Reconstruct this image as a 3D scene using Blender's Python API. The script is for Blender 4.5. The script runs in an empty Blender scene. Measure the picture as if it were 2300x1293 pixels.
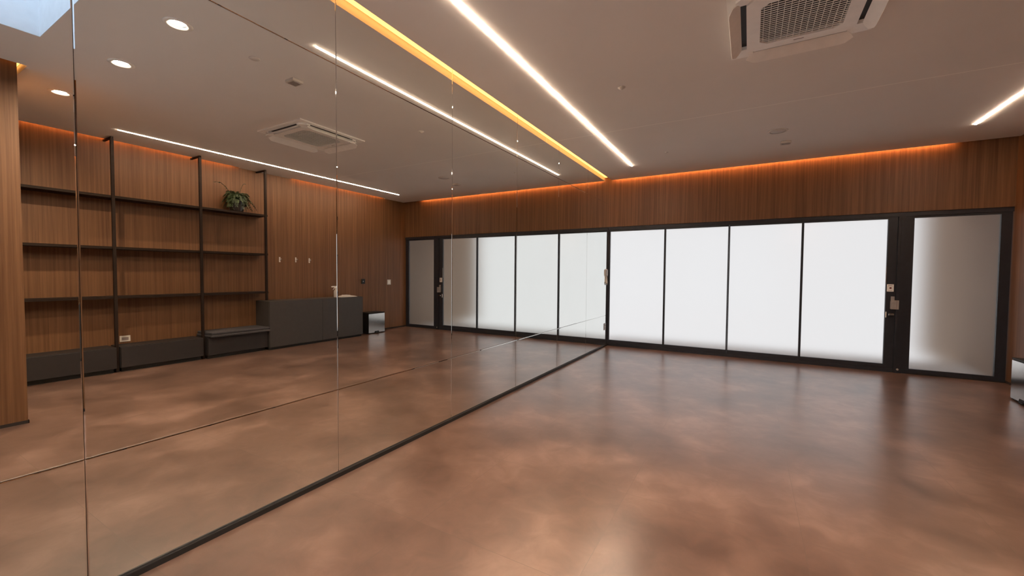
import bpy, bmesh, math, random
from mathutils import Vector, Matrix
random.seed(7)
S = bpy.context.scene
COL = S.collection
PI = math.pi

# ------------------------------------------------------------------ camera
cd = bpy.data.cameras.new('camera')
cam = bpy.data.objects.new('camera', cd); COL.objects.link(cam)
FW = Vector((-0.49818739, 0.86640323, -0.03398174))
RT = Vector((0.8667475, 0.49868764, 0.00770724))
UP = Vector((-0.02362385, 0.02561394, 0.99939274))
M = Matrix((RT, UP, -FW)).transposed().to_4x4()
M.translation = Vector((2.24575, -7.45541, 1.3))
cam.matrix_world = M
cd.sensor_fit = 'HORIZONTAL'; cd.sensor_width = 36.0
cd.lens = 924.79 / 2300 * 36.0
cd.clip_start = 0.02; cd.clip_end = 200
S.camera = cam

# ------------------------------------------------------------------ world, exposure
SKY_STRENGTH = 1.35
SUN_STRENGTH = 24.0
LED_STRENGTH = 130.0
COVE_MIRROR = 3.3
COVE_WALL = 70.0
DOWN_STRENGTH = 2150.0
w = bpy.data.worlds.new('world'); S.world = w; w.use_nodes = True
bg = w.node_tree.nodes['Background']
bg.inputs[0].default_value = (0.93, 0.96, 1.0, 1); bg.inputs[1].default_value = SKY_STRENGTH
sd = bpy.data.lights.new('sun', 'SUN'); sd.energy = SUN_STRENGTH; sd.angle = math.radians(.6); sd.color = (1.0, .98, .95)
sun = bpy.data.objects.new('sun', sd); COL.objects.link(sun)
sun.rotation_euler = Vector((0.0, -.62, 1.0)).normalized().to_track_quat('Z', 'Y').to_euler(); sun.location = (3, -12, 12)
S.view_settings.view_transform = 'Standard'; S.view_settings.look = 'None'
S.view_settings.exposure = 0.26; S.view_settings.gamma = 1.0
S.view_settings.use_curve_mapping = False
cy = S.cycles
cy.use_denoising = True
cy.max_bounces = 12; cy.diffuse_bounces = 5; cy.glossy_bounces = 6
cy.transmission_bounces = 8; cy.transparent_max_bounces = 12
cy.caustics_reflective = True; cy.caustics_refractive = True
cy.sample_clamp_indirect = 6.0
cy.blur_glossy = 0.3

# ------------------------------------------------------------------ materials
def new_mat(name):
    m = bpy.data.materials.new(name); m.use_nodes = True
    nt = m.node_tree; b = nt.nodes['Principled BSDF']
    return m, nt, b

def setin(b, **k):
    for n, v in k.items():
        n = n.replace('_', ' ')
        b.inputs[n].default_value = v

def noise_var(nt, b, c1, c2, scale, vscale=(1, 1, 1), lo=.3, hi=.7, detail=5, coord='Object'):
    tc = nt.nodes.new('ShaderNodeTexCoord'); mp = nt.nodes.new('ShaderNodeMapping')
    mp.inputs['Scale'].default_value = vscale
    nz = nt.nodes.new('ShaderNodeTexNoise'); nz.inputs['Scale'].default_value = scale
    nz.inputs['Detail'].default_value = detail
    cr = nt.nodes.new('ShaderNodeValToRGB')
    cr.color_ramp.elements[0].position = lo; cr.color_ramp.elements[1].position = hi
    cr.color_ramp.elements[0].color = (*c1, 1); cr.color_ramp.elements[1].color = (*c2, 1)
    L = nt.links.new
    L(tc.outputs[coord], mp.inputs[0]); L(mp.outputs[0], nz.inputs['Vector'])
    L(nz.outputs[0], cr.inputs[0])
    if b: L(cr.outputs[0], b.inputs['Base Color'])
    return mp, nz, cr

def simple(name, col, rough=.5, metal=0., var=.12, scale=18, spec=.5):
    m, nt, b = new_mat(name)
    c1 = tuple(max(0, c * (1 - var)) for c in col); c2 = tuple(min(1, c * (1 + var)) for c in col)
    noise_var(nt, b, c1, c2, scale)
    setin(b, Roughness=rough, Metallic=metal)
    b.inputs['Specular IOR Level'].default_value = spec
    return m

def emis(name, col, st):
    m, nt, b = new_mat(name)
    setin(b, Base_Color=(*col, 1), Roughness=.4)
    b.inputs['Emission Color'].default_value = (*col, 1)
    b.inputs['Emission Strength'].default_value = st
    return m

def wood_mat(name, ca, cb, axis_scale):
    m, nt, b = new_mat(name)
    L = nt.links.new
    tc = nt.nodes.new('ShaderNodeTexCoord')
    mp = nt.nodes.new('ShaderNodeMapping'); mp.inputs['Scale'].default_value = axis_scale
    L(tc.outputs['Object'], mp.inputs[0])
    n1 = nt.nodes.new('ShaderNodeTexNoise'); n1.inputs['Scale'].default_value = 1.0
    n1.inputs['Detail'].default_value = 7; n1.inputs['Roughness'].default_value = .62
    n1.inputs['Distortion'].default_value = .25
    L(mp.outputs[0], n1.inputs['Vector'])
    # broad veneer leaves: one tone per vertical leaf
    sx = nt.nodes.new('ShaderNodeSeparateXYZ'); L(tc.outputs['Object'], sx.inputs[0])
    ad = nt.nodes.new('ShaderNodeMath'); ad.operation = 'ADD'
    L(sx.outputs[0], ad.inputs[0]); L(sx.outputs[1], ad.inputs[1])
    ml = nt.nodes.new('ShaderNodeMath'); ml.operation = 'MULTIPLY'; ml.inputs[1].default_value = 7.3
    L(ad.outputs[0], ml.inputs[0])
    fl = nt.nodes.new('ShaderNodeMath'); fl.operation = 'FLOOR'; L(ml.outputs[0], fl.inputs[0])
    wn = nt.nodes.new('ShaderNodeTexWhiteNoise'); wn.noise_dimensions = '1D'
    L(fl.outputs[0], wn.inputs['W'])
    mx = nt.nodes.new('ShaderNodeMath'); mx.operation = 'MULTIPLY_ADD'
    mx.inputs[1].default_value = .07; L(wn.outputs['Value'], mx.inputs[0]); L(n1.outputs[0], mx.inputs[2])
    cr = nt.nodes.new('ShaderNodeValToRGB')
    cr.color_ramp.elements[0].position = .36; cr.color_ramp.elements[1].position = .78
    cr.color_ramp.elements[0].color = (*ca, 1); cr.color_ramp.elements[1].color = (*cb, 1)
    L(mx.outputs[0], cr.inputs[0])
    L(cr.outputs[0], b.inputs['Base Color'])
    bp = nt.nodes.new('ShaderNodeBump'); bp.inputs['Strength'].default_value = .06
    bp.inputs['Distance'].default_value = .002
    L(n1.outputs[0], bp.inputs['Height']); L(bp.outputs[0], b.inputs['Normal'])
    setin(b, Roughness=.5)
    b.inputs['Specular IOR Level'].default_value = .35
    return m

MAT = {}
MAT['wood'] = wood_mat('oak_veneer', (.098, .040, .015), (.200, .096, .042), (48, 48, .8))
MAT['ceiling'] = None
m, nt, b = new_mat('ceiling_paint')
mp, nz, cr = noise_var(nt, b, (.77, .74, .715), (.80, .77, .745), 1.5)
tc = nt.nodes.new('ShaderNodeTexCoord'); sp = nt.nodes.new('ShaderNodeSeparateXYZ')
nt.links.new(tc.outputs['Object'], sp.inputs[0])
wv = nt.nodes.new('ShaderNodeTexNoise'); wv.inputs['Scale'].default_value = .9; wv.inputs['Detail'].default_value = 2
nt.links.new(tc.outputs['Object'], wv.inputs['Vector'])
a1 = nt.nodes.new('ShaderNodeMath'); a1.operation = 'MULTIPLY_ADD'; a1.inputs[1].default_value = .08
nt.links.new(wv.outputs[0], a1.inputs[0]); nt.links.new(sp.outputs[1], a1.inputs[2])
a2 = nt.nodes.new('ShaderNodeMath'); a2.operation = 'ADD'; a2.inputs[1].default_value = 2.53
nt.links.new(a1.outputs[0], a2.inputs[0])
a3 = nt.nodes.new('ShaderNodeMath'); a3.operation = 'ABSOLUTE'; nt.links.new(a2.outputs[0], a3.inputs[0])
a4 = nt.nodes.new('ShaderNodeMath'); a4.operation = 'LESS_THAN'; a4.inputs[1].default_value = .006
nt.links.new(a3.outputs[0], a4.inputs[0])
mxc = nt.nodes.new('ShaderNodeMixRGB'); mxc.inputs[2].default_value = (.95, .92, .88, 1)
nt.links.new(a4.outputs[0], mxc.inputs[0]); nt.links.new(cr.outputs[0], mxc.inputs[1])
nt.links.new(mxc.outputs[0], b.inputs['Base Color'])
setin(b, Roughness=.75)
b.inputs['Specular IOR Level'].default_value = .2
MAT['ceiling'] = m

# floor: large cloudy porcelain slabs with hairline joints
m, nt, b = new_mat('floor_tile')
L = nt.links.new
tc = nt.nodes.new('ShaderNodeTexCoord')
def nz(scale, det, rough=.55, dist=0., vec=None):
    n = nt.nodes.new('ShaderNodeTexNoise'); n.inputs['Scale'].default_value = scale
    n.inputs['Detail'].default_value = det; n.inputs['Roughness'].default_value = rough
    n.inputs['Distortion'].default_value = dist
    L(vec or tc.outputs['Object'], n.inputs['Vector']); return n
def math_n(op, a, b_=None, c=None):
    n = nt.nodes.new('ShaderNodeMath'); n.operation = op
    for i, v in enumerate((a, b_, c)):
        if v is None: continue
        if isinstance(v, (int, float)): n.inputs[i].default_value = v
        else: L(v, n.inputs[i])
    return n.outputs[0]
sp = nt.nodes.new('ShaderNodeSeparateXYZ'); L(tc.outputs['Object'], sp.inputs[0])
TX, TY = .863, .838
ux = math_n('DIVIDE', math_n('ADD', sp.outputs[0], 863 * .0 + 8.63 - .78), TX)
uy = math_n('DIVIDE', math_n('ADD', sp.outputs[1], 5.025 + 8.38 * 2), TY)
fx = math_n('FRACT', ux); fy = math_n('FRACT', uy)
cx_ = math_n('FLOOR', ux); cy_ = math_n('FLOOR', uy)
# different slab, different piece of the pattern
cmb = nt.nodes.new('ShaderNodeCombineXYZ'); L(cx_, cmb.inputs[0]); L(cy_, cmb.inputs[1])
wn = nt.nodes.new('ShaderNodeTexWhiteNoise'); wn.noise_dimensions = '3D'; L(cmb.outputs[0], wn.inputs['Vector'])
vm = nt.nodes.new('ShaderNodeVectorMath'); vm.operation = 'MULTIPLY_ADD'
vm.inputs[1].default_value = (.06, .06, .06); L(wn.outputs['Color'], vm.inputs[0]); L(tc.outputs['Object'], vm.inputs[2])
n1 = nz(1.8, 2.5, .5, .2, vm.outputs[0]); n2 = nz(6.5, 6, .6, .6, vm.outputs[0]); n3 = nz(70, 3)
mix = math_n('MULTIPLY_ADD', n2.outputs[0], .38, math_n('MULTIPLY', n1.outputs[0], .62))
mix = math_n('MULTIPLY_ADD', wn.outputs['Value'], .015, mix)
cr = nt.nodes.new('ShaderNodeValToRGB')
cr.color_ramp.elements[0].position = .36; cr.color_ramp.elements[1].position = .66
cr.color_ramp.elements[0].color = (.088, .048, .034, 1); cr.color_ramp.elements[1].color = (.235, .140, .107, 1)
e = cr.color_ramp.elements.new(.53); e.color = (.152, .086, .063, 1)
L(mix, cr.inputs[0])
ex = math_n('MINIMUM', fx, math_n('SUBTRACT', 1.0, fx)); ey = math_n('MINIMUM', fy, math_n('SUBTRACT', 1.0, fy))
ed = math_n('MINIMUM', ex, ey)
jn = math_n('LESS_THAN', ed, .0017)
mj = nt.nodes.new('ShaderNodeMixRGB'); mj.inputs[2].default_value = (.10, .065, .05, 1)
L(math_n('MULTIPLY', jn, .75), mj.inputs[0]); L(cr.outputs[0], mj.inputs[1]); L(mj.outputs[0], b.inputs['Base Color'])
b.inputs['Roughness'].default_value = .283
bp = nt.nodes.new('ShaderNodeBump'); bp.inputs['Strength'].default_value = .10; bp.inputs['Distance'].default_value = .003
L(n2.outputs[0], bp.inputs['Height']); L(bp.outputs[0], b.inputs['Normal'])
b.inputs['Specular IOR Level'].default_value = .95; b.inputs['IOR'].default_value = 1.62
MAT['floor'] = m

m, nt, b = new_mat('mirror_silver')
noise_var(nt, b, (.88, .90, .87), (.90, .92, .89), 2)
setin(b, Metallic=1.0, Roughness=0.0)
MAT['mirror'] = m

# frosted glass: clear body, satin film on the room side
m, nt, b = new_mat('frosted_film')
out = nt.nodes['Material Output']; L = nt.links.new
tr = nt.nodes.new('ShaderNodeBsdfTranslucent'); tr.inputs[0].default_value = (.63, .60, .588, 1)
rf = nt.nodes.new('ShaderNodeBsdfRefraction'); rf.inputs['Color'].default_value = (.655, .628, .612, 1)
rf.inputs['Roughness'].default_value = .36; rf.inputs['IOR'].default_value = 1.45
mx = nt.nodes.new('ShaderNodeMixShader'); mx.inputs[0].default_value = .86
L(tr.outputs[0], mx.inputs[1]); L(rf.outputs[0], mx.inputs[2])
gl = nt.nodes.new('ShaderNodeBsdfGlossy'); gl.inputs['Roughness'].default_value = .12
gl.inputs['Color'].default_value = (1, 1, 1, 1)
fr = nt.nodes.new('ShaderNodeFresnel'); fr.inputs[0].default_value = 1.45
mx2 = nt.nodes.new('ShaderNodeMixShader')
nzf = nt.nodes.new('ShaderNodeTexNoise'); nzf.inputs['Scale'].default_value = 400
bpf = nt.nodes.new('ShaderNodeBump'); bpf.inputs['Strength'].default_value = .05; bpf.inputs['Distance'].default_value = .001
L(nzf.outputs[0], bpf.inputs['Height']); L(bpf.outputs[0], gl.inputs['Normal'])
L(fr.outputs[0], mx2.inputs[0]); L(mx.outputs[0], mx2.inputs[1]); L(gl.outputs[0], mx2.inputs[2])
L(mx2.outputs[0], out.inputs[0]); nt.nodes.remove(b)
MAT['film'] = m
m, nt, b = new_mat('clear_glass')
out = nt.nodes['Material Output']
t = nt.nodes.new('ShaderNodeBsdfGlass'); t.inputs['Color'].default_value = (.97, .98, .98, 1); t.inputs['Roughness'].default_value = 0.0; t.inputs['IOR'].default_value = 1.45
nt.links.new(t.outputs[0], out.inputs[0]); nt.nodes.remove(b)
MAT['clear'] = m
m, nt, b = new_mat('opal_skylight')
out = nt.nodes['Material Output']
t = nt.nodes.new('ShaderNodeBsdfTranslucent'); t.inputs[0].default_value = (.40, .455, .53, 1)
nt.links.new(t.outputs[0], out.inputs[0]); nt.nodes.remove(b)
MAT['satin'] = m
m, nt, b = new_mat('added_back_glass')  # pane of the added back window, tinted to dim its daylight
out = nt.nodes['Material Output']
t = nt.nodes.new('ShaderNodeBsdfTransparent'); t.inputs[0].default_value = (.46, .48, .50, 1)
g_ = nt.nodes.new('ShaderNodeBsdfGlossy'); g_.inputs['Roughness'].default_value = .02
mm = nt.nodes.new('ShaderNodeMixShader'); mm.inputs[0].default_value = .06
nt.links.new(t.outputs[0], mm.inputs[1]); nt.links.new(g_.outputs[0], mm.inputs[2])
nt.links.new(mm.outputs[0], out.inputs[0]); nt.nodes.remove(b)
MAT['added_glass'] = m

MAT['frame'] = simple('black_anodised_frame', (.018, .019, .026), .45, .0, .15, 18, .35)
MAT['black'] = simple('matt_black', (.008, .007, .007), .6)
MAT['gap'] = simple('joint_shadow', (.02, .012, .01), .8)
MAT['grey_lac'] = simple('dark_grey_lacquer', (.046, .039, .036), .5, 0, .06)
MAT['grey_lac2'] = simple('charcoal_lacquer', (.016, .011, .011), .6, 0, .08)
MAT['fabric'] = simple('charcoal_fabric', (.045, .040, .045), .85, 0, .2, 90)
MAT['bronze'] = simple('brown_black_metal', (.016, .008, .005), .65, 0, .15, 18, .2)
MAT['white'] = simple('white_plastic', (.88, .86, .83), .4, 0, .03)
MAT['offwhite'] = simple('warm_white_plastic', (.60, .55, .50), .45, 0, .04)
MAT['ceil_disc'] = simple('ceiling_cover', (.62, .58, .55), .6, 0, .04)
MAT['greyp'] = simple('grey_metal_plate', (.42, .40, .39), .4, .5, .1)
MAT['steel'] = simple('brushed_steel', (.62, .60, .58), .16, 1., .05, 60)
MAT['chrome'] = simple('chrome', (.8, .8, .8), .08, 1., .02)
MAT['red'] = simple('dark_red_button', (.16, .01, .008), .4)
MAT['ink'] = simple('grey_print', (.25, .2, .19), .6)
MAT['pot'] = simple('dark_glazed_pot', (.030, .022, .020), .3, 0, .3, 12)
MAT['soil'] = simple('potting_soil', (.03, .018, .01), .95, 0, .4, 60)
MAT['leaf'] = simple('fern_leaf', (.032, .052, .014), .5, 0, .55, 9)
MAT['cloth'] = simple('white_cotton', (.85, .80, .76), .9, 0, .04, 60)
MAT['shaft'] = simple('shaft_white_paint', (.80, .82, .84), .6, 0, .03)
MAT['out_floor'] = simple('terrace_stone', (.70, .69, .68), .7, 0, .1, 3)
MAT['out_wall'] = simple('outside_render', (.27, .18, .12), .85, 0, .1, 2)
MAT['warm_slab'] = simple('warm_tint_slab', (.55, .30, .20), .85, 0, .08, 3)
MAT['led'] = emis('led_warm_white', (1.0, .76, .56), LED_STRENGTH)
MAT['cove_y'] = emis('cove_led_amber', (1.0, .44, .10), COVE_MIRROR)
MAT['cove_w'] = emis('cove_led_orange', (1.0, .42, .14), COVE_WALL)
MAT['cove_s'] = emis('cove_led_orange_dim', (1.0, .40, .13), 26.0)
MAT['down'] = emis('downlight_lamp', (1.0, .78, .56), DOWN_STRENGTH)

# ------------------------------------------------------------------ mesh helpers
class MB:
    def __init__(s): s.bm = bmesh.new()
    def box(s, x0, x1, y0, y1, z0, z1, bev=0, mi=0):
        bm = bmesh.new()
        bmesh.ops.create_cube(bm, size=1)
        for v in bm.verts:
            v.co = Vector(((x0 + x1) / 2 + v.co.x * (x1 - x0), (y0 + y1) / 2 + v.co.y * (y1 - y0), (z0 + z1) / 2 + v.co.z * (z1 - z0)))
        if bev:
            bmesh.ops.bevel(bm, geom=bm.edges[:], offset=bev, segments=3, profile=.5, affect='EDGES')
        s.merge(bm, mi); return s
    def merge(s, bm, mi=0):
        mp = {}
        for v in bm.verts: mp[v] = s.bm.verts.new(v.co)
        for f in bm.faces:
            g = s.bm.faces.new([mp[v] for v in f.verts]); g.material_index = mi if mi else f.material_index; g.smooth = f.smooth
        bm.free()
    def xf(s, m):
        for v in s.bm.verts: v.co = m @ v.co
        return s
    def lathe(s, prof, cx, cy, cz, n=32, sx=1, sy=1):
        rings = []
        for r, z in prof:
            if r < 1e-6: rings.append([s.bm.verts.new((cx, cy, cz + z))])
            else: rings.append([s.bm.verts.new((cx + sx * r * math.cos(2 * PI * i / n), cy + sy * r * math.sin(2 * PI * i / n), cz + z)) for i in range(n)])
        for a, b_ in zip(rings, rings[1:]):
            for i in range(n):
                j = (i + 1) % n
                if len(a) == 1 and len(b_) == 1: continue
                if len(a) == 1: f = s.bm.faces.new((a[0], b_[i], b_[j]))
                elif len(b_) == 1: f = s.bm.faces.new((a[i], b_[0], a[j]))
                else: f = s.bm.faces.new((a[i], b_[i], b_[j], a[j]))
                f.smooth = True
        return s
    def tube(s, pts, r, n=10, r2=None):
        rings = []; pts = [Vector(p) for p in pts]
        for k, p in enumerate(pts):
            d = (pts[min(k + 1, len(pts) - 1)] - pts[max(k - 1, 0)]).normalized()
            a = d.cross(Vector((0, 0, 1)) if abs(d.z) < .9 else Vector((1, 0, 0))).normalized(); c = d.cross(a)
            rr = r if r2 is None else r + (r2 - r) * k / (len(pts) - 1)
            rings.append([s.bm.verts.new(p + rr * (math.cos(2 * PI * i / n) * a + math.sin(2 * PI * i / n) * c)) for i in range(n)])
        for a, b_ in zip(rings, rings[1:]):
            for i in range(n):
                f = s.bm.faces.new((a[i], a[(i + 1) % n], b_[(i + 1) % n], b_[i])); f.smooth = True
        s.bm.faces.new(rings[0][::-1]); s.bm.faces.new(rings[-1])
        return s
    def prism(s, poly, z0, z1, mi=0):
        a = [s.bm.verts.new((x, y, z0)) for x, y in poly]; b_ = [s.bm.verts.new((x, y, z1)) for x, y in poly]
        n = len(poly)
        fs = [s.bm.faces.new(a[::-1]), s.bm.faces.new(b_)]
        for i in range(n): fs.append(s.bm.faces.new((a[i], a[(i + 1) % n], b_[(i + 1) % n], b_[i])))
        for f in fs: f.material_index = mi
        return s
    def build(s, name, mats, parent=None, origin=None):
        if not isinstance(mats, (list, tuple)): mats = [mats]
        bmesh.ops.recalc_face_normals(s.bm, faces=s.bm.faces)
        o = Vector(parent_world(parent)) if parent else Vector(origin or (0, 0, 0))
        for v in s.bm.verts: v.co -= o
        me = bpy.data.meshes.new(name); s.bm.to_mesh(me); s.bm.free()
        for m_ in mats: me.materials.append(MAT[m_] if isinstance(m_, str) else m_)
        ob = bpy.data.objects.new(name, me); COL.objects.link(ob)
        if parent: ob.parent = parent
        else: ob.location = o
        return ob

def parent_world(p):
    v = Vector((0, 0, 0))
    while p: v += p.location; p = p.parent
    return v

def thing(name, label, cat, loc, group=None):
    o = bpy.data.objects.new(name, None); COL.objects.link(o)
    o.location = loc; o.empty_display_size = .1
    return tag(o, label, cat, group)
def tag(o, label, cat, group=None):
    o['label'] = label; o['category'] = cat
    if group: o['group'] = group
    return o
def struct(o, label=None):
    o['kind'] = 'structure'
    if label: o['label'] = label
    return o
def sempty(name, loc):
    o = bpy.data.objects.new(name, None); COL.objects.link(o); o.location = loc; o['kind'] = 'structure'; return o
def B(*a, **k): return MB().box(*a, **k)

H = 3.0
XR = 5.03        # right wall
YB = -8.9        # wall behind the camera
G = .065         # slot beside the mirror
T = .062         # ceiling slab thickness
YC = -.095       # ceiling edge at window wall
XC = XR - .045
BX, BY = 3.05, -6.5   # projecting wood wall block behind right side

# ------------------------------------------------------------------ structure
struct(B(-.3, XR + .3, YB - .3, .12, -.12, 0).build('floor', 'floor'))
# ceiling slab built from cells so the openings are real
SKY = (.75, 2.28, -8.3, -6.52)
DL = [(1.205, -6.10), (2.26, -6.08), (3.50, -6.15)]
holes = [SKY] + [(x - .055, x + .055, y - .055, y + .055) for x, y in DL]
xs = sorted({G, XC, BX - .045, XR, *[h[0] for h in holes], *[h[1] for h in holes]})
ys = sorted({YB, YC, -.70, -2.93, -3.80, BY + .05, *[h[2] for h in holes], *[h[3] for h in holes]})
c = MB()
for i in range(len(xs) - 1):
    for j in range(len(ys) - 1):
        x, y = (xs[i] + xs[i + 1]) / 2, (ys[j] + ys[j + 1]) / 2
        if any(h[0] < x < h[1] and h[2] < y < h[3] for h in holes): continue
        if x > BX - .045 and y < BY + .05: continue
        if x > XC and (-2.93 < y < -.70 or y < -3.80): continue
        c.box(xs[i], xs[i + 1], ys[j], ys[j + 1], H, H + T)
bmesh.ops.remove_doubles(c.bm, verts=c.bm.verts, dist=1e-5)
struct(c.build('ceiling', 'ceiling'))
# roof above the slab, open over the skylight
r = MB(); z0, z1 = H + T, H + T + .12
r.box(-.3, SKY[0], YB - .3, .12, z0, z1); r.box(SKY[1], XR + .3, YB - .3, .12, z0, z1)
r.box(SKY[0], SKY[1], YB - .3, SKY[2], z0, z1); r.box(SKY[0], SKY[1], SKY[3], .12, z0, z1)
for h in holes[1:]: pass
struct(r.build('ceiling_roof', 'ceiling'))
s = MB(); t = .06
s.box(SKY[0] - t, SKY[0], SKY[2] - t, SKY[3] + t, z1, 3.45); s.box(SKY[1], SKY[1] + t, SKY[2] - t, SKY[3] + t, z1, 3.45)
s.box(SKY[0], SKY[1], SKY[2] - t, SKY[2], z1, 3.45); s.box(SKY[0], SKY[1], SKY[3], SKY[3] + t, z1, 3.45)
# inner lining of the opening
s.box(SKY[0], SKY[0] + .004, SKY[2], SKY[3], H + .001, z1 + .01); s.box(SKY[1] - .004, SKY[1], SKY[2], SKY[3], H + .001, z1 + .01)
s.box(SKY[0], SKY[1], SKY[3] - .004, SKY[3], H + .001, z1 + .01); s.box(SKY[0], SKY[1], SKY[2], SKY[2] + .004, H + .001, z1 + .01)
struct(s.build('trim_1', 'shaft'), 'white skylight shaft')
struct(B(SKY[0] - t, SKY[1] + t, SKY[2] - t, SKY[3] + t, 3.4501, 3.4521).build('window_5', 'satin'), 'skylight pane')

ZT = H + T + .06
struct(B(-.14, -.008, YB, 0, 0, z0).build('wall_left', 'gap'))
struct(B(XR, XR + .14, BY, 0.10, .0, z0).build('wall_right', 'wood'))
k = MB(); k.box(0, .10, YB - .14, YB, 0, z0); k.box(2.95, BX, YB - .14, YB, 0, z0); k.box(.10, 2.95, YB - .14, YB, 0, .05); k.box(.10, 2.95, YB - .14, YB, 2.85, z0)
struct(k.build('wall_back', 'wood'))
e = sempty('window_6', (1.55, YB - .07, .05)); k = MB()  # unseen glazing added behind the camera to bring in daylight
for xx in (.10, 1.50, 2.90): k.box(xx, xx + .05, YB - .10, YB - .04, .05, 2.85)
k.box(.15, 2.90, YB - .10, YB - .04, .05, .10); k.box(.15, 2.90, YB - .10, YB - .04, 2.80, 2.85)
k.build('frame', 'frame', e)
B(.15, 2.90, YB - .072, YB - .068, .10, 2.80).build('glass_pane', 'added_glass', e)
struct(B(BX, XR + .14, YB - .14, BY, .0, z0, bev=0).build('wall_end', 'wood'))
struct(B(-.14, XR, -.05, .10, 2.167, z0).build('wall_front', 'wood'))
# dark strips painting the shadow gap under the wood walls
struct(B(XR - .006, XR - .0005, BY, 0, 0.0, .028).build('gap_strip_right', 'gap'))
k = MB(); k.box(BX - .006, BX - .0005, YB, BY + .006, 0, .026); k.box(BX - .006, XR - .007, BY + .0005, BY + .006, 0, .026)
struct(k.build('gap_strip_end', 'gap'))
struct(B(-.006, .016, -8.85, -.06, 0, .026).build('baseboard_left', 'black'), 'black mirror channel')

# ------------------------------------------------------------------ mirror panels
YJ = [-.045, -1.166, -2.312, -3.455, -4.603, -5.756, -6.908, -8.06]
ZJ = [.027, .559, 2.583, H + T - .002]
rown = ['bottom', 'middle', 'top']
coln = ['touching the frosted glazing', 'second from the frosted glazing', 'third from the frosted glazing', 'fourth from the frosted glazing',
        'fifth from the frosted glazing', 'sixth from the frosted glazing', 'at the far left edge']
shape = ['low', 'tall', 'narrow']
def mirror_panel(y0, y1, z0, z1):
    bm = bmesh.new(); wv_ = .0038; d = wv_ * math.tan(math.radians(14)); g = .0009
    y0 += g; y1 -= g; z0 += g; z1 -= g
    def ring(y0, y1, z0, z1, x): return [bm.verts.new((x, a, b_)) for a, b_ in ((y0, z0), (y1, z0), (y1, z1), (y0, z1))]
    A = ring(y0 + wv_, y1 - wv_, z0 + wv_, z1 - wv_, 0); Bq = ring(y0, y1, z0, z1, -d); C_ = ring(y0, y1, z0, z1, -.006)
    bm.faces.new(A); bm.faces.new(C_[::-1])
    for P, Q in ((A, Bq), (Bq, C_)):
        for i in range(4): bm.faces.new((P[i], Q[i], Q[(i + 1) % 4], P[(i + 1) % 4]))
    m_ = MB(); m_.merge(bm); return m_
for ci in range(7):
    for ri in range(3):
        y1_, y0_ = YJ[ci], YJ[ci + 1]
        o = mirror_panel(y0_, y1_, ZJ[ri], ZJ[ri + 1]).build('mirror_panel', 'mirror', origin=(0, (y0_ + y1_) / 2, ZJ[ri]))
        tag(o, f'{shape[ri]} mirror panel in the {rown[ri]} row, {coln[ci]}', 'mirror', 'mirror panels covering the left wall')

# ------------------------------------------------------------------ window wall
ZG0, ZG1 = .105, 2.0855
EDG = [.032, .9856, 1.9573, 2.9215, 3.874]
struct(B(0, XR, -.035, .06, 2.112, 2.167).build('trim_2', 'frame'), 'dark top rail of the glazing')
struct(B(0, 4.13, -.035, .06, 0, .05).build('trim_3', 'frame'), 'dark floor track of the glazing')
struct(B(4.13, XR, -.03, .06, 0, .0115).build('trim_7', 'black'), 'dark door threshold')
fp = MB(); fp.box(3.975, 4.055, -.05, .05, 0, 2.112); fp.box(4.0, 4.03, -.053, -.05, .0, 2.112)
struct(fp.build('trim_4', 'frame'), 'dark fixed post between glazing and door')
struct(B(0, .018, -.04, .05, .05, 2.112).build('trim_5', 'frame'), 'dark end post at the mirror')
def leaf(name, x0, x1, sl, sr, zb, zt, y=0.0, zf=.05, ztop=2.112):
    """framed leaf: x0..x1 glass edges, sl/sr stile widths"""
    e = sempty(name, ((x0 + x1) / 2, y, zf))
    f = MB()
    f.box(x0 - sl, x0, y - .022, y + .022, zf, ztop); f.box(x1, x1 + sr, y - .022, y + .022, zf, ztop)
    f.box(x0, x1, y - .022, y + .022, zf, zb); f.box(x0, x1, y - .022, y + .022, zt, ztop)
    f.build('frame', 'frame', e)
    g = bmesh.new(); bmesh.ops.create_cube(g, size=1)
    for v in g.verts: v.co = Vector(((x0 + x1) / 2 + v.co.x * (x1 - x0), y + v.co.y * .008, (zb + zt) / 2 + v.co.z * (zt - zb)))
    g.normal_update()
    for fc in g.faces: fc.material_index = 0 if fc.normal.y < -.5 else 1
    mb_ = MB(); mb_.merge(g)
    mb_.build('glass_pane', ['film', 'clear'], e)
    return e
for i in range(3):
    leaf('window_%d' % (i + 1), EDG[i] + (.014 if i else .0), EDG[i + 1] - .014, .013, .013, ZG0, ZG1, -.002)['label'] = ('frosted glass leaf %d of the folding wall' % (i + 1))
d1 = leaf('door_1', EDG[3] + .014, EDG[4], .013, .099, ZG0, ZG1, -.002)
# lever handle on the stile
h_ = MB(); h_.box(3.90, 3.955, -.032, -.024, .755, .815, bev=.003); h_.build('lock_plate', 'frame', d1)
h_ = MB(); h_.tube([(3.935, -.03, .79), (3.935, -.062, .79)], .009); h_.box(3.90, 3.958, -.074, -.058, .777, .802, bev=.004)
h_.build('handle', 'chrome', d1)
h_ = MB(); h_.box(3.877, 3.887, -.034, -.024, .745, .825, bev=.002); h_.build('strike_plate', 'white', d1)
h_ = MB(); h_.box(3.866, 3.874, -.03, -.022, 1.20, 1.43, bev=.002); h_.build('edge_seal', 'greyp', d1)
d2 = leaf('door_2', 4.137, 4.9285, .076, .095, .066, ZG1, -.002, zf=.012)
h_ = MB(); h_.lathe([(0, 0), (.014, 0), (.014, .004), (0, .006)], 0, 0, 0, 16).xf(Matrix.Translation((4.015, -.057, .05)) @ Matrix.Rotation(PI / 2, 4, 'X'))
h_.build('floor_bolt', 'greyp', d2)
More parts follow.
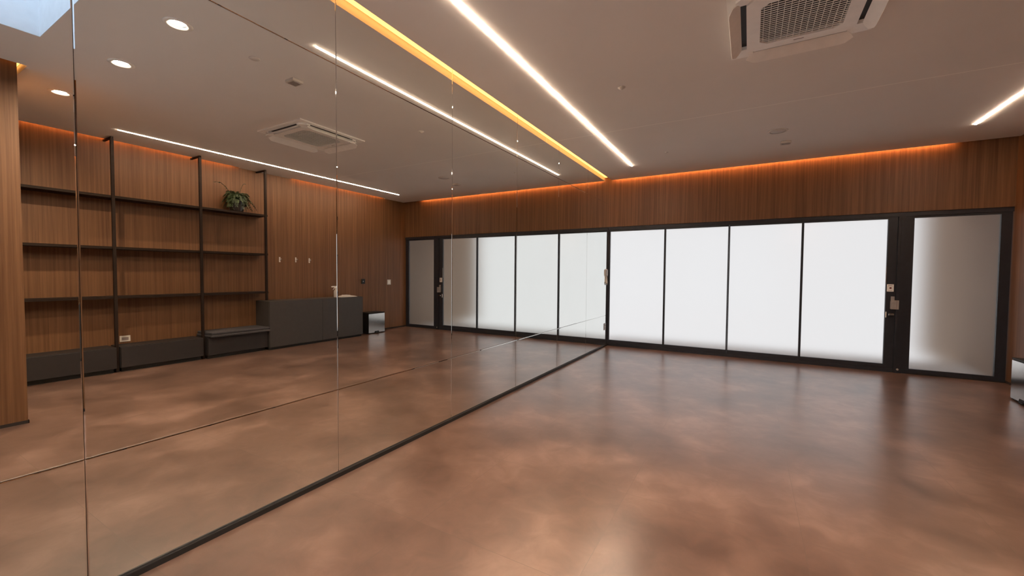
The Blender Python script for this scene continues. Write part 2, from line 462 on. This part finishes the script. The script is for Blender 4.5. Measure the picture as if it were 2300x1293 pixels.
# outside
struct(B(-.3, 5.35, .12, 1.3, -.14, -.02).build('floor_outside', 'out_floor'))
struct(B(-.3, XR + .32, -5.9, .12, z1 + .001, 9.5).build('shade_block', 'out_wall'), 'added unseen block shading the terrace')  # unseen block added to keep sun off the terrace
struct(B(5.05, 5.35, .12, 3.1, -.14, 3.4).build('wall_outside', 'out_wall'))
struct(B(-1, 5.05, .12, 1.6, 2.36, 2.60).build('tint_slab', 'warm_slab'), 'added warm slab outside, tinting the pane tops')  # unseen slab added so its warm colour tints the pane tops

# ------------------------------------------------------------------ cove lights
o = B(.012, .052, -6.6, -.10, H + T - .006, H + T - .001).build('cove_light', 'cove_y', origin=(.03, -3.3, H + T - .006))
tag(o, 'amber LED strip in the ceiling slot along the mirror top', 'strip light', 'hidden ceiling slot lights')
o = B(.10, 4.45, YC + .003, YC + .015, H + T - .008, H + T - .002).build('cove_light', 'cove_w', origin=(2.4, YC + .008, H + .028))
tag(o, 'orange LED strip in the ceiling slot above the window wall panelling', 'strip light', 'hidden ceiling slot lights')
o = B(XC + .003, XC + .015, -2.90, -.74, H + T - .008, H + T - .002).build('cove_light', 'cove_s', origin=(XC, -1.8, H + .028))
tag(o, 'orange LED strip in the ceiling slot above the charcoal sideboard', 'strip light', 'hidden ceiling slot lights')
o = B(XC + .003, XC + .015, -6.40, -3.86, H + T - .008, H + T - .002).build('cove_light', 'cove_s', origin=(XC, -5.1, H + .028))
tag(o, 'orange LED strip in the ceiling slot above the open shelves', 'strip light', 'hidden ceiling slot lights')
k = MB(); k.box(BX - .040, BX - .028, -8.8, BY + .04, H + T - .008, H + T - .002); k.box(BX - .027, XR - .1, BY + .028, BY + .040, H + T - .008, H + T - .002)
o = k.build('cove_light', 'cove_y', origin=(BX, -7.0, H + .028))
tag(o, 'amber LED strip in the slot round the projecting wood wall corner', 'strip light', 'hidden ceiling slot lights')

# ------------------------------------------------------------------ linear lights
def linear(x, y0, y1, label):
    t_ = thing('linear_light', label, 'strip light', (x, (y0 + y1) / 2, H), 'recessed linear ceiling lights')
    q = MB(); q.box(x - .0105, x - .0084, y0 - .004, y1 + .004, H - .0009, H - .0001); q.box(x + .0084, x + .0105, y0 - .004, y1 + .004, H - .0009, H - .0001)
    q.box(x - .0084, x + .0084, y0 - .004, y0, H - .0009, H - .0001); q.box(x - .0084, x + .0084, y1, y1 + .004, H - .0009, H - .0001)
    q.build('housing', 'offwhite', t_)
    B(x - .0082, x + .0082, y0, y1, H - .0058, H - .0005, bev=.0015).build('diffuser', 'led', t_)
linear(.62, -5.463, -.90, 'long warm linear ceiling light running beside the mirror')
linear(4.385, -5.48, -.885, 'long warm linear ceiling light on the shelving side, its end showing at upper right')

# ------------------------------------------------------------------ downlights
dn = ['round downlight nearest the mirror wall, below the skylight corner', 'middle one of the three round downlights', 'round downlight closest to the projecting wood wall']
for i, (x, y) in enumerate(DL):
    t_ = thing('downlight', dn[i], 'ceiling light', (x, y, H), 'round recessed downlights')
    MB().lathe([(.050, .012), (.054, -.004), (.060, -.007), (.078, -.007), (.086, -.001), (.086, -.0003), (.050, .012)], x, y, H, 40).build('trim_ring', 'white', t_)
    MB().lathe([(.058, -.0055), (.0545, .000), (.0545, .006), (.050, .007), (.050, .020), (.047, .0205)], x, y, H, 40).build('reflector', 'chrome', t_)
    MB().lathe([(0, .004), (.030, .006), (.046, .010), (.046, .016), (0, .016)], x, y, H, 32).build('lamp', 'down', t_)

# ------------------------------------------------------------------ ceiling cassette air conditioner
ax0, ax1, ay0, ay1 = 2.085, 2.93, -4.64, -3.755
acx, acy = (ax0 + ax1) / 2, (ay0 + ay1) / 2
ac = thing('air_conditioner', 'square white ceiling cassette air conditioner with four open flaps', 'air conditioner', (acx, acy, H))
hw = (ax1 - ax0) / 2; hl = (ay1 - ay0) / 2
p = MB(); zb = H - .038
# rim plate, stepped, with four slots left open round the grille body
def rbox(x0, x1, y0, y1, z0, z1): p.box(acx + x0, acx + x1, acy + y0, acy + y1, z0, z1)
SL, SW0, SW1 = .275, .315, .362    # slot half length, inner and outer distance
sy = hl / hw
rim0, rim1 = H - .014, H - .0005
p.box(ax0, ax1, ay0, acy - SW1 * sy, rim0, rim1); p.box(ax0, ax1, acy + SW1 * sy, ay1, rim0, rim1)
p.box(ax0, acx - SW1, acy - SW1 * sy, acy + SW1 * sy, rim0, rim1); p.box(acx + SW1, ax1, acy - SW1 * sy, acy + SW1 * sy, rim0, rim1)
# four corner blocks, lower
def corner(sx_, sy_):
    pts = [(SL, SW0 * sy), (SW0, SL * sy), (SW1 + .012, SL * sy), (SW1 + .012, SW1 * sy - .05), (SW1 - .05, SW1 * sy + .012), (SL, SW1 * sy + .012)]
    poly = [(acx + sx_ * a, acy + sy_ * b_) for a, b_ in pts]
    p.prism(poly, zb + .008, H - .001)
for a in (-1, 1):
    for b_ in (-1, 1): corner(a, b_)
p.build('surround', 'white', ac)
# grille body frame (octagonal ring)
def octo(hx, hy, ch): return [(acx - hx + ch, acy - hy), (acx + hx - ch, acy - hy), (acx + hx, acy - hy + ch), (acx + hx, acy + hy - ch), (acx + hx - ch, acy + hy), (acx - hx + ch, acy + hy), (acx - hx, acy + hy - ch), (acx - hx, acy - hy + ch)]
q = MB(); O_ = octo(SW0, SW0 * sy, .05); I_ = octo(.235, .255, .045)
for zz in (0,):
    vo = [[q.bm.verts.new((x, y, z)) for x, y in O_] for z in (zb, H - .002)]
    vi = [[q.bm.verts.new((x, y, z)) for x, y in I_] for z in (zb, H - .002)]
    for i in range(8):
        j = (i + 1) % 8
        q.bm.faces.new((vo[0][i], vo[0][j], vi[0][j], vi[0][i]))
        q.bm.faces.new((vo[1][i], vo[1][j], vi[1][j], vi[1][i]))
        q.bm.faces.new((vo[0][i], vo[0][j], vo[1][j], vo[1][i]))
        q.bm.faces.new((vi[0][i], vi[0][j], vi[1][j], vi[1][i]))
q.build('panel_frame', 'white', ac)
MB().prism(octo(.236, .256, .045), H - .006, H - .003).build('filter_backing', 'black', ac)
g = MB(); n = 21
def octx(y):   # half width of inner octagon at local y
    a = .235; b_ = .255
    return a if abs(y) < b_ - .045 else a - (abs(y) - (b_ - .045))
for i in range(n):
    y = -.255 + (i + .5) * .51 / n; hx = octx(y)
    bm = bmesh.new(); bmesh.ops.create_cube(bm, size=1)
    for v in bm.verts: v.co = Vector((v.co.x * 2 * hx, v.co.y * .0125, v.co.z * .003))
    bm.transform(Matrix.Translation((acx, acy + y, zb + .008)) @ Matrix.Rotation(math.radians(14), 4, 'X'))
    g.merge(bm)
for i in range(13):
    x = -.235 + (i + .5) * .47 / 13; hy = .255 if abs(x) < .19 else .255 - (abs(x) - .19)
    g.box(acx + x - .0015, acx + x + .0015, acy - hy, acy + hy, zb + .006, zb + .016)
g.build('grille', 'white', ac)
# black sheets painted in for the dark slot depth, then flaps
for k in range(4):
    R_ = Matrix.Translation((acx, acy, 0)) @ Matrix.Rotation(k * PI / 2, 4, 'Z')
    s_ = sy if k % 2 else 1.0
    s_o = sy if k % 2 == 1 else 1.0
    q = MB()
    lo, hi = SW0 * s_o + .001, SW1 * s_o - .001; ln = SL * (1.0 if k % 2 else sy) - .002
    q.box(lo, hi, -ln, ln, H - .006, H - .003)
    q.xf(R_).build('air_slot', 'black', ac)
    q = MB()
    fl = ln + .035
    poly = [(0, -fl + .03), (0, fl - .03), (.022, fl - .004), (.05, fl + .012), (.078, fl - .03), (.082, fl - .06), (.082, -fl + .06), (.078, -fl + .03), (.05, -fl - .012), (.022, -fl + .004)]
    q.prism(poly, -.0025, .0025)
    q.xf(R_ @ Matrix.Translation((hi - .012, 0, H - .024)) @ Matrix.Rotation(math.radians(40), 4, 'Y'))
    q.build('flap', 'white', ac)
q = MB(); q.lathe([(0, -.003), (.009, -.002), (.011, 0), (0, .001)], ax0 + .045, ay0 + .30, H - .0115, 20); q.build('indicator_cap', 'white', ac)
q = MB(); q.box(acx - .03, acx + .03, acy + .283, acy + .289, zb - .001, zb); q.build('badge', 'ink', ac)

# ------------------------------------------------------------------ small ceiling items
o = MB().lathe([(0, -.020), (.012, -.019), (.016, -.012), (.020, -.010), (.030, -.006), (.034, 0), (0, 0)], 1.202, -3.672, H - .0003, 24).build('smoke_detector', 'offwhite', origin=(1.202, -3.672, H))
tag(o, 'small round white ceiling sensor between the linear light and the air conditioner', 'sensor')
o = MB().lathe([(0, -.008), (.015, -.007), (.020, -.004), (.022, 0), (0, 0)], 1.215, -1.397, H - .0003, 20).build('smoke_detector', 'ceil_disc', origin=(1.215, -1.397, H))
tag(o, 'tiny flat round ceiling cap near the window panelling', 'sensor')
o = MB().lathe([(0, -.004), (.036, -.004), (.04, 0), (0, 0)], 1.213, -5.588, H - .0003, 28).build('ceiling_cover', 'ceil_disc', origin=(1.213, -5.588, H))
tag(o, 'flat round blank cover on the ceiling, beside the square emergency light', 'cover plate')
t_ = thing('ceiling_speaker', 'round flush grey ceiling speaker near the window panelling', 'speaker', (2.50, -1.665, H))
MB().lathe([(.082, -.006), (.098, -.005), (.102, 0), (.082, 0), (.082, -.006)], 2.50, -1.665, H - .0003, 40).build('rim', 'ceil_disc', t_)
MB().lathe([(0, -.004), (.081, -.003), (.081, -.001), (0, -.001)], 2.50, -1.665, H - .0003, 40).build('grille', 'ceil_disc', t_)
def emer(x, y, label):
    t_ = thing('emergency_light', label, 'emergency light', (x, y, H), 'square ceiling emergency lights')
    B(x - .056, x + .056, y - .05, y + .05, H - .024, H - .0005, bev=.003).build('housing', 'offwhite', t_)
    B(x - .042, x + .042, y - .036, y + .036, H - .028, H - .0245, bev=.001).build('lens', 'greyp', t_)
emer(2.61, -1.155, 'small square ceiling emergency light beside the round speaker')
emer(1.295, -5.205, 'small square ceiling emergency light seen only in the mirror, above the air conditioner')

# ------------------------------------------------------------------ lock hardware on the post
t_ = thing('emergency_button', 'pale square exit button plate with dark red centre on the dark post', 'button', (3.917, -.024, 1.10))
B(3.882, 3.952, -.036, -.0245, 1.10, 1.20, bev=.002).build('plate', 'white', t_)
B(3.907, 3.928, -.042, -.0362, 1.138, 1.160, bev=.002).build('button', 'red', t_)['label'] = 'dark red button'
for bx_ in ((3.893, 3.941, 1.176, 1.180), (3.893, 3.930, 1.184, 1.187), (3.896, 3.938, 1.112, 1.115)):
    B(bx_[0], bx_[1], -.0366, -.0361, bx_[2], bx_[3]).build('printed_line', 'ink', t_)
t_ = thing('magnetic_lock', 'grey two part door lock box below the exit button', 'lock', (3.96, -.024, .86))
B(3.925, 3.962, -.046, -.0245, .975, 1.035, bev=.002).build('bracket', 'greyp', t_)
q = B(3.922, 4.003, -.072, -.0545, .862, .985, bev=.003); q.box(3.922, 3.968, -.0545, -.0245, .865, .973); q.build('lock_body', 'greyp', t_)
q = MB(); q.box(3.978, 3.982, -.0735, -.0722, .87, .977); q.box(3.93, 3.965, -.0735, -.0722, .945, .948); q.build('groove', 'ink', t_)

# video intercom at the mirror corner
t_ = thing('intercom_handset', 'small grey ribbed holder with white edge and hanging curled cord at the mirror corner', 'intercom', (.012, -.14, 1.26))
q = MB(); q.box(.0005, .007, -.205, -.075, 1.262, 1.40, bev=.002); q.build('back_plate', 'white', t_)
q = MB()
for i in range(5): q.box(.0072, .026 - .003 * abs(i - 2), -.196 + i * .023, -.178 + i * .023, 1.268 + .01 * abs(i - 2), 1.388, bev=.003)
q.build('body', 'greyp', t_)
cpts = [(.014, -.135 + .0 + .045 * math.sin(a), 1.165 + .048 * math.cos(a)) for a in [PI * (.25 + 1.25 * j / 16) for j in range(17)]]
MB().tube([(.012, -.12, 1.275), (.012, -.105, 1.23)] + cpts[::1], .005, 8).build('cord', 'greyp', t_)
q = MB(); q.tube([(.012, -.14, 1.268), (.012, -.142, 1.20), (.013, -.145, 1.14)], .009, 10, .014); q.build('plug', 'white', t_)
t_ = thing('power_outlet', 'small grey outlet plate low on the mirror beside the window', 'outlet', (.004, -.17, .29))
B(.0005, .008, -.215, -.13, .30, .42, bev=.002).build('plate', 'greyp', t_)
for zz in (.325, .375): B(.0082, .010, -.195, -.15, zz, zz + .02).build('socket', 'ink', t_)

# ------------------------------------------------------------------ right wall fittings (seen in the mirror)
hn = ['left one of three small pale coat hooks, next to the shelves', 'middle one of three small pale coat hooks', 'right one of three small pale coat hooks']
for i, (y, z) in enumerate(((-3.14, 1.525), (-2.84, 1.53), (-2.57, 1.525))):
    t_ = thing('coat_hook', hn[i], 'hook', (XR, y, z), 'coat hooks on the wood wall')
    B(XR - .008, XR - .0003, y - .012, y + .012, z - .045, z + .045, bev=.002).build('wall_plate', 'offwhite', t_)
    MB().tube([(XR - .006, y, z - .01), (XR - .030, y, z - .016), (XR - .045, y, z - .006), (XR - .048, y, z + .02)], .006, 8).build('peg', 'chrome', t_)
t_ = thing('thermostat', 'black square wall control with a small lit dot, above the waste bin', 'thermostat', (XR, -1.31, 1.06))
B(XR - .014, XR - .0003, -1.355, -1.265, 1.062, 1.168, bev=.002).build('body', 'black', t_)
B(XR - .0155, XR - .0112, -1.32, -1.30, 1.105, 1.125).build('display', 'greyp', t_)
t_ = thing('light_switch', 'cream double rocker light switch on the wood wall near the door', 'switch', (XR, -.57, 1.03))
B(XR - .009, XR - .0003, -.622, -.512, 1.03, 1.148, bev=.002).build('plate', 'offwhite', t_)
B(XR - .013, XR - .0092, -.600, -.570, 1.05, 1.128, bev=.001).build('rocker', 'white', t_)
B(XR - .013, XR - .0092, -.564, -.534, 1.05, 1.128, bev=.001).build('rocker', 'white', t_)
t_ = thing('power_outlet', 'pale outlet plate above the low drawer unit, behind the shelf post', 'outlet', (XR, -5.26, .35))
B(XR - .009, XR - .0003, -5.32, -5.21, .35, .43, bev=.002).build('plate', 'offwhite', t_)
B(XR - .011, XR - .0092, -5.30, -5.23, .37, .41).build('socket', 'ink', t_)

# ------------------------------------------------------------------ shelving
XP = 4.77
PY = [-6.36, -5.425, -4.462, -3.522]
sh = thing('shelving_unit', 'tall dark metal open shelving unit fixed to the wood wall', 'shelf', (4.9, -4.95, 0))
for y in PY:
    pz = .003
    po = MB().box(XP - .016, XP + .016, y - .016, y + .016, pz if y != PY[-1] else .83, H - .03, bev=.002).build('post', 'bronze', sh)
    B(XP - .016, XR - .001, y - .013, y + .013, H - .0295, H - .006, bev=.002).build('ceiling_arm', 'bronze', sh)
for z in (2.245, 1.598, .962):
    e = MB(); e.box(XP + .004, XR - .001, PY[0] - .08, PY[3] + .035, z - .018, z + .012)
    e.build('shelf_board', 'bronze', sh)
# low drawer units and bench
def drawer_unit(y0, y1, xf, zt, label, cush=False):
    t_ = thing('drawer_unit', label, 'cabinet', ((xf + XR) / 2, (y0 + y1) / 2, 0), 'low charcoal drawer units under the shelves')
    B(xf + .019, XR - .001, y0, y1, .055, zt, bev=.0015).build('body', 'grey_lac2', t_)
    B(xf, xf + .018, y0 + .004, y1 - .004, .058, zt - .006, bev=.002).build('drawer_front', 'grey_lac2', t_)
    B(xf + .06, XR - .02, y0 + .02, y1 - .02, 0.0005, .0545).build('plinth', 'black', t_)
drawer_unit(-6.42, PY[1] - .018, 4.70, .325, 'low charcoal drawer unit at the far left end of the shelves')
drawer_unit(PY[1] + .018, PY[2] - .018, 4.70, .325, 'low charcoal drawer unit under the middle of the shelves')
drawer_unit(PY[2] + .018, -3.565, 4.66, .325, 'low charcoal drawer unit carrying the bench cushion')
cu = thing('bench_cushion', 'charcoal folded fabric bench cushion lying beside the sideboard', 'cushion', (4.78, -4.0, .327))
MB().box(4.575, XR - .01, -4.44, -3.575, .327, .362, bev=.012).build('lower_pad', 'fabric', cu)
MB().box(4.585, XR - .01, -4.43, -3.575, .364, .40, bev=.014).build('upper_pad', 'fabric', cu)
# sideboard
sb = thing('sideboard', 'long dark grey handleless sideboard against the wood wall', 'sideboard', (4.82, -2.61, 0))
B(4.64, XR - .001, -3.56, -1.66, .042, .815, bev=.0015).build('body', 'grey_lac', sb)
for a, b_ in ((-3.557, -2.587), (-2.583, -1.663)):
    B(4.62, 4.639, a, b_, .045, .808, bev=.0012).build('door', 'grey_lac', sb)
B(4.66, XR - .02, -3.55, -1.67, .0005, .0415).build('plinth', 'black', sb)
# waste bin
wb = thing('waste_bin', 'square brushed steel waste bin with black sides and lid', 'bin', (4.85, -1.215, 0))
B(4.712, 4.985, -1.435, -1.0, .006, .435, bev=.006).build('body', 'black', wb)
f = MB(); prof = [(-1.437, .022), (-1.29, .022), (-1.272, .05), (-1.168, .05), (-1.15, .022), (-.998, .022), (-.998, .425), (-1.437, .425)]
a = [f.bm.verts.new((4.7045, y, z)) for y, z in prof]; b_ = [f.bm.verts.new((4.7115, y, z)) for y, z in prof]
f.bm.faces.new(a[::-1]); f.bm.faces.new(b_)
for i in range(8): f.bm.faces.new((a[i], a[(i + 1) % 8], b_[(i + 1) % 8], b_[i]))
f.build('front_panel', 'steel', wb)['label'] = 'brushed steel front'
B(4.702, 4.99, -1.439, -.996, .4355, .452, bev=.004).build('lid', 'black', wb)
B(4.690, 4.711, -1.255, -1.185, .008, .02, bev=.003).build('pedal', 'black', wb)
# spray bottle and folded cloth on the sideboard
bt = thing('spray_bottle', 'beige spray bottle with white trigger standing on the sideboard', 'bottle', (4.80, -2.165, .816))
MB().lathe([(0, 0), (.033, 0), (.036, .006), (.036, .11), (.030, .135), (.015, .158), (.014, .170), (0, .170)], 4.80, -2.165, .8165, 24).build('bottle_body', 'offwhite', bt)
q = MB(); q.lathe([(0, .1705), (.017, .1705), (.017, .19), (.012, .196), (0, .196)], 4.80, -2.165, .8165, 20)
q.box(4.788, 4.812, -2.245, -2.135, 1.013, 1.036, bev=.006)
q.tube([(4.80, -2.19, 1.012), (4.80, -2.205, .985), (4.80, -2.225, .965)], .006, 8)
q.tube([(4.80, -2.235, 1.024), (4.80, -2.26, 1.024)], .008, 8)
q.build('trigger_head', 'white', bt)['label'] = 'white trigger head'
cl = thing('folded_cloth', 'white folded cloth lying on the sideboard top', 'cloth', (4.78, -1.92, .816))
q = MB(); bm = bmesh.new(); bmesh.ops.create_grid(bm, x_segments=28, y_segments=28, size=1)
for v in bm.verts:
    x, y = v.co.x, v.co.y
    r_ = max(abs(x), abs(y)); hh = .030 * (1 - r_ ** 2.2) + .005 * math.sin(7 * x + 2 * y) * (1 - r_) + .002
    v.co = Vector((4.78 + x * .11, -1.93 + y * .19 + .01 * x, .8175 + max(.0, hh)))
ext = bmesh.ops.extrude_face_region(bm, geom=bm.faces[:])
for v in [g_ for g_ in ext['geom'] if isinstance(g_, bmesh.types.BMVert)]: v.co.z = .8168
for f_ in bm.faces: f_.smooth = True
q.merge(bm); q.build('cloth_fold', 'cloth', cl)
q = MB(); q.box(4.70, 4.83, -2.01, -1.90, .848, .856, bev=.003); q.build('top_fold', 'cloth', cl)

# potted fern
px, py_, pz = 4.90, -3.905, 2.2575
pp = thing('potted_plant', 'leafy green fern in a dark pot on the top shelf', 'plant', (px, py_, pz))
MB().lathe([(0, 0), (.082, 0), (.092, .02), (.108, .10), (.112, .165), (.118, .172), (.112, .178), (.104, .172), (.102, .15), (0, .15)], px, py_, pz, 36).build('pot', 'pot', pp)
MB().lathe([(0, .165), (.05, .168), (.101, .158), (.101, .151), (0, .151)], px, py_, pz, 24).build('soil', 'soil', pp)
fr_ = MB()
def frond(az, length, lift, droop, wid):
    pts = []; n_ = 8
    for i in range(n_ + 1):
        t_ = i / n_; r_ = length * (t_ * .92)
        z = .165 + lift * math.sin(min(1, t_ * 1.25) * PI * .5) - droop * max(0, t_ - .3) ** 1.6
        pts.append(Vector((px + .02 * math.cos(az) + r_ * math.cos(az) * .72, py_ + .02 * math.sin(az) + r_ * math.sin(az), pz + z)))
        pts[-1].x = min(pts[-1].x, XR - .02); pts[-1].z = max(pts[-1].z, pz + .045)
    side = Vector((-math.sin(az), math.cos(az), 0))
    fr_.tube(pts, .0022, 5, .0008)
    for i in range(1, n_):
        t_ = i / n_; wl = wid * math.sin(PI * (t_ * .85 + .12)) + .006
        d = (pts[i + 1] - pts[i - 1]).normalized()
        for sgn in (-1, 1):
            for sub in (0, .5):
                base = pts[i].lerp(pts[i + 1], sub)
                tip = base + (side * sgn * wl + d * wl * .55) + Vector((0, 0, -wl * .25 + random.uniform(-.006, .006)))
                tip.x = min(tip.x, XR - .008)
                mid = base.lerp(tip, .45); up_ = d * .011
                vs = [fr_.bm.verts.new(co) for co in (base, mid - up_ + Vector((0, 0, .003)), tip, mid + up_ + Vector((0, 0, .003)))]
                fr_.bm.faces.new(vs)
for i in range(80):
    az = random.uniform(0, 2 * PI)
    frond(az, random.uniform(.10, .235), random.uniform(.04, .20), random.uniform(.12, .42), random.uniform(.030, .050))
frond(-PI * .5, .34, .28, .05, .012); frond(PI * .52, .32, .12, .42, .035); frond(PI * .45, .27, .10, .45, .035); frond(PI * .1 + PI / 2, .12, .30, .0, .02)
fr_.build('foliage', 'leaf', pp)
